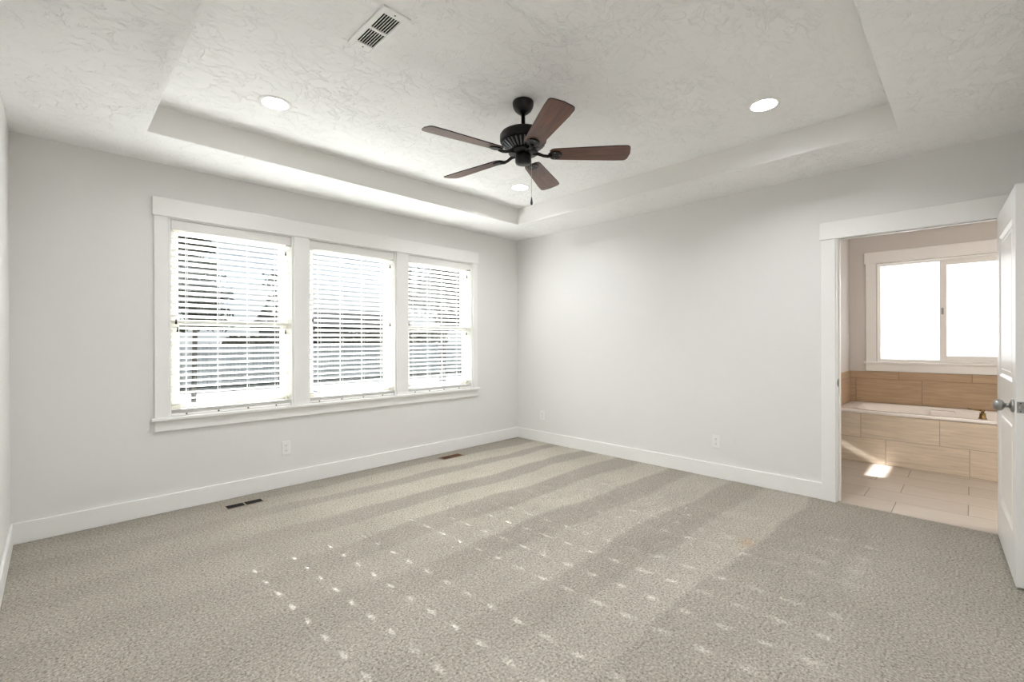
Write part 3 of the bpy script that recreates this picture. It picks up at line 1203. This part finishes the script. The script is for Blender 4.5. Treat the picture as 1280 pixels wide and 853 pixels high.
def ceiling_vent():
    x0, x1, y0, y1 = -3.262, -3.122, -2.374, -2.022
    cx, cy = (x0 + x1) / 2, (y0 + y1) / 2
    root = empty('ceiling_vent', (cx, cy, TH))
    tag(root, 'white metal ceiling vent with two banks of dark louvres', 'vent')
    wx, wy = (x1 - x0) / 2, (y1 - y0) / 2
    V = M['ventwhite']
    mb = MB()
    ix, iy = wx - 0.027, wy - 0.045
    for a, b in (((-wx, -wy), (-ix, wy)), ((ix, -wy), (wx, wy)), ((-ix, -wy), (ix, -iy)), ((-ix, iy), (ix, wy)), ((-ix, -0.009), (ix, 0.009))):
        mb.box((a[0], a[1], -0.009), (b[0], b[1], 0.0), V, 0.002)
    mb.build('frame', root)
    mb = MB()
    mb.box((-ix, -iy, -0.003), (ix, iy, -0.0005), M['void'])
    mb.build('duct_opening', root)
    mb = MB()
    n = 7
    for k in range(n):
        x = -ix + (k + 0.5) * 2 * ix / n + 0.004
        for s in (-1, 1):
            mb.box((-0.0022, 0.0105 * 1 if s > 0 else -iy, -0.0006), (0.0022, iy if s > 0 else -0.0105, 0.0006), V, 0, 1,
                   Matrix.Translation((x, 0, -0.006)) @ Matrix.Rotation(math.radians(70), 4, 'Y'))
    mb.build('louvres', root)
    for s in (-1, 1):
        mb = MB()
        mb.lathe([(0, 0), (0.004, 0), (0.003, -0.0016), (0, -0.002)], M['darkmetal'], 12, Matrix.Translation((0.0, s * (wy - 0.022), -0.009)))
        mb.build('screw', root)


ceiling_vent()

# ------------------------------------------------------------------ floor registers


def floor_register(cx, cy, label, frame, fins, lo, hi):
    root = empty('floor_register', (cx, cy, 0.0))
    tag(root, label, 'floor vent')
    lx, ly = 0.142, 0.056
    ix, iy = 0.122, 0.043
    mb = MB()
    for a, b in (((-lx, -ly), (-ix, ly)), ((ix, -ly), (lx, ly)), ((-ix, -ly), (ix, -iy)), ((-ix, iy), (ix, ly)), ((-0.005, -iy), (0.005, iy))):
        mb.box((a[0], a[1], 0.0), (b[0], b[1], 0.0042), frame, 0.0014)
    mb.build('frame', root)
    mb = MB()
    mb.box((-ix, -iy, 0.0003), (ix, iy, 0.0012), M['void'])
    mb.build('duct_opening', root)
    mb = MB()
    n = 22
    for k in range(n):
        x = -ix + (k + 0.5) * 2 * ix / n
        if abs(x) < 0.007:
            continue
        fh = hi if x > 0 else lo
        mb.box((-0.0011, -iy, -fh), (0.0011, iy, fh), fins, 0, 1, Matrix.Translation((x, 0, 0.0028)) @ Matrix.Rotation(math.radians(28 if x > 0 else -28), 4, 'Y'))
    mb.build('louvres', root)


floor_register(-3.253, -0.228, 'tan floor register with dark louvres below the left window', M['registertan'], M['registerfin'], 0.0006, 0.0009)
floor_register(-1.243, -0.205, 'brown floor register in the carpet below the right window', M['register'], M['registerfinred'], 0.0003, 0.0022)

# ------------------------------------------------------------------ outlets


def outlet(loc, rz, label):
    root = empty('wall_outlet', loc, (0, 0, rz))
    tag(root, label, 'outlet', 'duplex outlets low on the bedroom walls')
    # local: x along the wall, -y out of the wall
    mb = MB()
    mb.box((-0.0355, -0.006, -0.058), (0.0355, 0.0, 0.058), M['plastic'], 0.0025, 2)
    mb.build('cover_plate', root)
    for s in (-1, 1):
        mb = MB()
        c = 0.0215 * s
        pts = [(0.0165 * math.cos(t) * 1.0, max(-0.0125, min(0.0125, 0.0175 * math.sin(t)))) for t in [2 * PI * k / 28 for k in range(28)]]
        mb.prism(pts, 0, 0.0022, M['plastic'], 0, Matrix.Translation((0, -0.0058, c)) @ Matrix.Rotation(PI / 2, 4, 'X'))
        r = mb.build('receptacle', root)
        mb = MB()
        for x in (-0.0065, 0.0065):
            mb.box((x - 0.0013, -0.0084, c - 0.002), (x + 0.0013, -0.0078, c + 0.007), M['slot'])
        mb.lathe([(0, 0), (0.0028, 0), (0.0028, 0.0006), (0, 0.0006)], M['slot'], 10, Matrix.Translation((0, -0.0078, c - 0.0075)) @ Matrix.Rotation(PI / 2, 4, 'X'))
        mb.build('slots', r)
    mb = MB()
    mb.lathe([(0, 0), (0.003, 0), (0.0025, 0.0012), (0, 0.0015)], M['nickel'], 10, Matrix.Translation((0, -0.006, 0)) @ Matrix.Rotation(PI / 2, 4, 'X'))
    mb.build('screw', root)


outlet((-2.872, 0, 0.335), 0, 'white outlet on the window wall under the left window')
outlet((0, -0.432, 0.331), -PI / 2, 'white outlet close to the far corner, on the doorway wall')
outlet((0, -2.544, 0.332), -PI / 2, 'white outlet in the middle of the doorway wall, left of the door')

# ------------------------------------------------------------------ bathroom: window, tile, tub, faucet


def bath_window():
    root = empty('window_4', (BX + 0.07, -3.99, 1.0))
    structure(root, 'sliding frosted window above the bathtub')
    inv = Matrix.Translation((-BX - 0.07, 3.99, -1.0))
    V = simple('white_vinyl_window_frame', (0.78, 0.77, 0.75), 0.35, 0, 0.5, 0.01, 8)

    def put(name, fn, parent=root):
        mb = MB()
        fn(mb)
        bmesh.ops.transform(mb.bm, matrix=inv, verts=mb.bm.verts)
        return mb.build(name, parent)
    x0, x1 = BX + 0.03, BX + 0.11
    y0, y1 = BWY1, BWY0

    def frame(q):
        w = 0.028
        q.box((x0, y1 - w, BWZ0), (x1, y1, BWZ1), V, 0.003)
        q.box((x0, y0, BWZ0), (x1, y0 + w, BWZ1), V, 0.003)
        q.box((x0, y0 + w, BWZ0), (x1, y1 - w, BWZ0 + w), V, 0.003)
        q.box((x0, y0 + w, BWZ1 - w), (x1, y1 - w, BWZ1), V, 0.003)
    put('window_frame', frame)
    put('pane', lambda q: q.box((x0 + 0.045, -3.985, BWZ0 + 0.026), (x0 + 0.049, y1 - 0.026, BWZ1 - 0.026), M['frost']))

    def slide(q):
        a, b, w = y0 + 0.03, -3.953, 0.056
        s0, s1 = BWZ0 + 0.029, BWZ1 - 0.029
        q.box((x0 + 0.002, b - w, s0), (x0 + 0.032, b, s1), V, 0.003)
        q.box((x0 + 0.002, a, s0), (x0 + 0.032, a + w, s1), V, 0.003)
        q.box((x0 + 0.002, a + w, s0), (x0 + 0.032, b - w, s0 + 0.045), V, 0.003)
        q.box((x0 + 0.002, a + w, s1 - 0.045), (x0 + 0.032, b - w, s1), V, 0.003)
    s = put('sliding_sash', slide)
    put('pane', lambda q: q.box((x0 + 0.015, y0 + 0.08, BWZ0 + 0.07), (x0 + 0.019, -4.005, BWZ1 - 0.07), M['frost']), s)

    def latch(q):
        q.box((x0 - 0.010, -3.985, 1.53), (x0 + 0.003, -3.968, 1.60), M['nickel'], 0.003)
        q.box((x0 - 0.016, -3.982, 1.575), (x0 - 0.009, -3.971, 1.60), M['nickel'], 0.002)
    put('sash_latch', latch, s)
    # casing
    root2 = empty('trim_3', (BX, -3.99, 1.0))
    structure(root2, 'flat casing around the frosted bathroom window')
    inv2 = Matrix.Translation((-BX, 3.99, -1.0))

    def put2(name, fn):
        mb = MB()
        fn(mb)
        bmesh.ops.transform(mb.bm, matrix=inv2, verts=mb.bm.verts)
        return mb.build(name, root2)
    T = M['trim']
    put2('head_casing', lambda q: q.box((BX - 0.026, -4.675, 2.144), (BX, -3.307, 2.272), T, 0.0025))
    put2('side_casing', lambda q: q.box((BX - 0.018, -3.415, 1.006), (BX, -3.322, 2.144), T, 0.002))
    put2('side_casing', lambda q: q.box((BX - 0.018, -4.658, 1.006), (BX, -4.565, 2.144), T, 0.002))
    put2('stool', lambda q: q.box((BX - 0.045, -4.675, 0.985), (BX + 0.03, -3.305, 1.008), T, 0.004, 2))
    put2('apron', lambda q: q.box((BX - 0.018, -4.655, 0.899), (BX, -3.322, 0.985), T, 0.002))

    def lin(q):
        q.box((BX - 0.004, BWY0 - 0.010, 1.008), (BX + 0.03, BWY0, BWZ1), T)
        q.box((BX - 0.004, BWY1, 1.008), (BX + 0.03, BWY1 + 0.010, BWZ1), T)
        q.box((BX - 0.004, BWY1 + 0.010, BWZ1 - 0.010), (BX + 0.03, BWY0 - 0.010, BWZ1), T)
    put2('jamb_liner', lin)


bath_window()

mb = MB()
mb.box((1.587, -5.0, -0.002), (1.607, -3.165, 0.500), M['tileapron'], 0.001)
structure(mb.build('wall_tub_apron'), 'beige tiled front of the tub enclosure')
mb = MB()
mb.box((BX - 0.010, -5.0, 0.50), (BX, -3.165, 0.893), M['tileback'], 0.001)
structure(mb.build('wall_tile_back'), 'tan tile course behind the tub')
mb = MB()
mb.box((1.600, -3.175, 0.50), (BX - 0.010, -3.165, 0.893), M['tileside'], 0.001)
structure(mb.build('wall_tile_side'), 'tan tile on the wall at the left end of the tub')
mb = MB()
mb.box((1.587, -5.6, -0.002), (BX, -5.0, 2.46), M['bathwall'])
structure(mb.build('wall_tub_end'))


def bathtub():
    x0, x1, y0, y1 = 1.580, BX - 0.011, -4.998, -3.177
    zr = 0.535
    root = empty('bathtub', ((x0 + x1) / 2, (y0 + y1) / 2, 0.05))
    tag(root, 'glossy drop-in bathtub with wide rim in the tiled surround', 'bathtub')
    inv = Matrix.Translation((-(x0 + x1) / 2, -(y0 + y1) / 2, -0.05))
    T = M['tub']

    def loop(mx, my, cx, cy, rx, ry, z, n=64, p=4.0):
        out = []
        for k in range(n):
            t = 2 * PI * k / n
            c, s = math.cos(t), math.sin(t)
            e = 2.0 / p
            out.append((cx + rx * math.copysign(abs(c) ** e, c), cy + ry * math.copysign(abs(s) ** e, s), z))
        return out
    mb = MB()
    bm = mb.bm
    mi = mb._mi(T)
    cx, cy = (x0 + x1) / 2, (y0 + y1) / 2
    hx, hy = (x1 - x0) / 2, (y1 - y0) / 2
    # outer skirt, rolled rim, then the basin
    spec = [(hx - 0.012, hy - 0.002, 0.503, 40), (hx, hy, 0.503, 40), (hx, hy, 0.526, 40), (hx - 0.004, hy - 0.004, 0.533, 30), (hx - 0.012, hy - 0.012, zr, 24),
            (hx - 0.075, hy - 0.13, zr, 7), (hx - 0.090, hy - 0.15, zr - 0.006, 6), (hx - 0.100, hy - 0.165, zr - 0.03, 5), (hx - 0.115, hy - 0.20, 0.42, 4.5), (hx - 0.14, hy - 0.28, 0.28, 4), (hx - 0.19, hy - 0.40, 0.12, 3.5), (hx - 0.26, hy - 0.5, 0.085, 3)]
    rings = [[bm.verts.new(p) for p in loop(0, 0, cx, cy, rx, ry, z, 96, pp)] for rx, ry, z, pp in spec]
    for A, B in zip(rings, rings[1:]):
        for k in range(96):
            f = bm.faces.new((A[k], A[(k + 1) % 96], B[(k + 1) % 96], B[k]))
            f.material_index = mi
            f.smooth = True
    f = bm.faces.new(rings[-1])
    f.material_index = mi
    bmesh.ops.recalc_face_normals(bm, faces=bm.faces)
    bmesh.ops.transform(bm, matrix=inv, verts=bm.verts)
    mb.build('basin', root)

    def arm(yc):
        q = MB()
        q.box((x1 - 0.19, yc - 0.10, 0.40), (x1 - 0.085, yc + 0.10, 0.515), T, 0.02, 3)
        bmesh.ops.transform(q.bm, matrix=inv, verts=q.bm.verts)
        q.build('armrest', root)
    arm(-3.98)


bathtub()


def faucet():
    root = empty('tub_faucet', (1.695, -4.268, 0.535))
    tag(root, 'brass deck faucet with a thin lever handle on the tub rim', 'faucet')
    Bm = M['brass']
    mb = MB()
    mb.lathe([(0.0, 0.0), (0.030, 0.0), (0.030, 0.006), (0.024, 0.010), (0.020, 0.045), (0.022, 0.052), (0.0, 0.054)], Bm, 28)
    mb.build('base', root)
    mb = MB()
    mb.lathe([(0.0, 0.053), (0.012, 0.053), (0.011, 0.066), (0.016, 0.072), (0.014, 0.084), (0.0, 0.086)], Bm, 24)
    mb.tube([(0.0, 0.0, 0.077), (-0.01, 0.05, 0.080), (-0.012, 0.10, 0.084)], [0.008, 0.007, 0.0065], Bm, 12)
    mb.build('lever', root)


faucet()


def bath_fill_lamp():  # unseen lamp, added to brighten the tub front and back wall
    root = empty('bath_fill_lamp', (0.124, -4.95, 1.75))
    tag(root, 'added three-globe fill lamp on the bathroom side of the door wall, out of the doorway view', 'added fill lamp')
    mb = MB()
    mb.box((0.0, -0.32, -0.05), (0.025, 0.32, 0.05), M['nickel'], 0.006, 2)
    mb.build('back_plate', root)
    for y in (-0.22, 0.0, 0.22):
        mb = MB()
        mb.tube([(0.02, y, 0.0), (0.075, y, 0.0), (0.095, y, -0.02)], 0.009, M['nickel'], 10)
        arm = mb.build('arm', root)
        mb = MB()
        mb.sphere((0.105, y, -0.085), 0.065, M['fillglobe'])
        mb.build('globe', arm)


bath_fill_lamp()

# ------------------------------------------------------------------ outdoors, seen between the slats
GZ = -0.5
mb = MB()
mb.box((-60, 0.16, GZ - 0.2), (90, 120, GZ), M['lawn'])
structure(mb.build('ground'), 'dull lawn outside the windows')
mb = MB()
mb.box((-20, 10.4, GZ), (24, 13.8, GZ + 0.03), M['concrete'], 0.01)
structure(mb.build('path'), 'pale concrete path beyond the lawn')


def fence():
    root = empty('yard_fence', (3, 17.6, GZ))
    tag(root, 'weathered grey board fence seen through the lower half of the blinds', 'fence')
    mb = MB()
    mb.box((-23, -0.02, 0.05), (27, 0.02, 1.62), M['fence'])
    mb.build('boards', root)
    for k in range(18):
        mb = MB()
        mb.box((-22.5 + k * 2.8 - 0.05, -0.09, 0.0), (-22.5 + k * 2.8 + 0.05, -0.021, 1.7), M['fence'], 0.01)
        mb.build('post', root)
    for z in (0.35, 1.3):
        mb = MB()
        mb.box((-23, -0.065, z), (27, -0.021, z + 0.09), M['fence'], 0.004)
        mb.build('rail', root)


fence()


def foliage(mb, m, n, fn, size, rng):
    i = mb._mi(m)
    for _ in range(n):
        c, s = fn(rng)
        q = Euler((rng.uniform(0, 6.3), rng.uniform(0, 6.3), rng.uniform(0, 6.3))).to_matrix()
        a = size * s * rng.uniform(0.7, 1.3)
        vs = [mb.bm.verts.new(Vector(c) + q @ Vector(p)) for p in ((-a, -a * 0.35, 0), (0, -a * 0.5, a * 0.15), (a, 0, 0), (0, a * 0.5, a * 0.15))]
        f = mb.bm.faces.new(vs)
        f.material_index = i


def conifer(loc, h, r, label, seed):
    rng = random.Random(seed)
    root = empty('conifer_tree', loc)
    tag(root, label, 'tree')
    mb = MB()
    mb.tube([(0, 0, 0), (0.05, 0, h * 0.5), (0.0, 0.03, h * 0.97)], [0.06, 0.05, 0.015], M['bark'], 10)
    mb.build('trunk', root)
    mb = MB()
    whorls = []
    z = 2.35
    while z < h * 0.97:
        for _ in range(6):
            a = rng.uniform(0, 2 * PI)
            ln = r * (1 - (z / h) ** 1.6) * rng.uniform(0.65, 1.1) + 0.1
            whorls.append((z + rng.uniform(-0.15, 0.15), a, ln))
        z += 0.27

    def pt(g):
        z, a, ln = g.choice(whorls)
        t = g.random() ** 0.6
        sp = 0.16 * t * ln + 0.05
        return (math.cos(a) * ln * t + g.gauss(0, sp * .7), math.sin(a) * ln * t + g.gauss(0, sp * .7), z - 0.18 * ln * t + g.gauss(0, 0.05)), 1.0
    foliage(mb, M['pine'], 4200, pt, 0.11, rng)
    mb.build('foliage', root)


def broad_tree(loc, h, crown, label, seed, n=2600, size=0.13, mat='leaf'):
    rng = random.Random(seed)
    root = empty('yard_tree', loc)
    tag(root, label, 'tree')
    mb = MB()
    mb.tube([(0, 0, 0), (0.06, 0.03, h * 0.3), (0.0, 0.0, h * 0.62)], [0.15, 0.11, 0.06], M['bark'], 10)
    br = []
    for k in range(14):
        a = rng.uniform(0, 2 * PI)
        z0 = h * rng.uniform(0.3, 0.6)
        e = (math.cos(a) * crown * rng.uniform(0.5, 0.95), math.sin(a) * crown * rng.uniform(0.5, 0.95), min(h * 0.95, z0 + rng.uniform(0.15, 0.42) * h))
        mb.tube([(0, 0, z0), (e[0] * 0.5, e[1] * 0.5, z0 + (e[2] - z0) * 0.6), e], [0.05, 0.03, 0.012], M['bark'], 6)
        br.append(e)
    mb.build('trunk', root)
    mb = MB()

    def pt(g):
        e = g.choice(br)
        s = crown * 0.24
        return (e[0] + g.gauss(0, s), e[1] + g.gauss(0, s), e[2] + g.gauss(0, s * 0.8)), 1.0
    foliage(mb, M[mat], n, pt, size, rng)
    mb.build('foliage', root)


conifer((-1.75, 10.0, GZ), 5.6, 0.95, 'dark conifer outside the left window, behind its upper slats', 3)
broad_tree((7.6, 12.0, GZ), 5.6, 1.5, 'leafy tree outside the right window, behind its upper slats', 5)
broad_tree((1.9, 14.5, GZ), 4.6, 0.75, 'sparse thin tree outside, behind the right edge of the left blind', 9, 260, 0.10)


def house():
    root = empty('neighbour_house', (17.5, 45, GZ))
    tag(root, 'low distant house with a dark pitched roof behind the middle blind', 'house')
    mb = MB()
    mb.box((-6.5, -4, 0), (6.5, 4, 3.2), M['siding'])
    mb.build('walls', root)
    mb = MB()
    mb.prism([(-4.8, 3.15), (0, 5.2), (4.8, 3.15), (4.8, 2.95), (0, 4.95), (-4.8, 2.95)], -7.2, 7.2, M['roof'], 0, Matrix.Rotation(PI / 2, 4, 'Z') @ Matrix.Rotation(PI / 2, 4, 'X'))
    mb.build('roof', root)
    for x in (-3.8, 0.4, 4.2):
        mb = MB()
        mb.box((x - 0.6, -4.06, 1.0), (x + 0.6, -3.98, 2.3), M['trim'], 0.02)
        w_ = mb.build('window', root)
        mb = MB()
        mb.box((x - 0.5, -4.075, 1.1), (x + 0.5, -4.062, 2.2), M['void'])
        mb.build('pane', w_)


house()


def shrub(loc, w, h, label, seed):
    rng = random.Random(seed)
    root = empty('shrub', loc)
    tag(root, label, 'shrub')
    mb = MB()
    for k in range(6):
        a = rng.uniform(0, 6.28)
        mb.tube([(0, 0, 0), (math.cos(a) * w * 0.25, math.sin(a) * w * 0.2, h * 0.7)], [0.05, 0.02], M['bark'], 6)
    mb.build('stems', root)
    mb = MB()

    def pt(g):
        a, b = g.uniform(0, 2 * PI), g.random() ** 0.4
        z = g.random()
        rr = b * math.sqrt(max(0.02, 1 - (z * 1.05 - 0.3) ** 2 / 0.75))
        return (math.cos(a) * rr * w / 2, math.sin(a) * rr * w / 3, z * h), 1.0
    foliage(mb, M['shrub'], 1300, pt, 0.16, rng)
    mb.build('foliage', root)


shrub((8.2, 20.5, GZ), 3.8, 2.35, 'dark round shrub beyond the fence, at the left side of the middle blind', 21)
shrub((12.6, 21.0, GZ), 4.4, 2.5, 'dark wide shrub beyond the fence, at the right side of the middle blind', 22)
shrub((2.2, 19.8, GZ), 3.2, 1.95, 'dark low shrub beyond the fence, seen through the left window', 23)
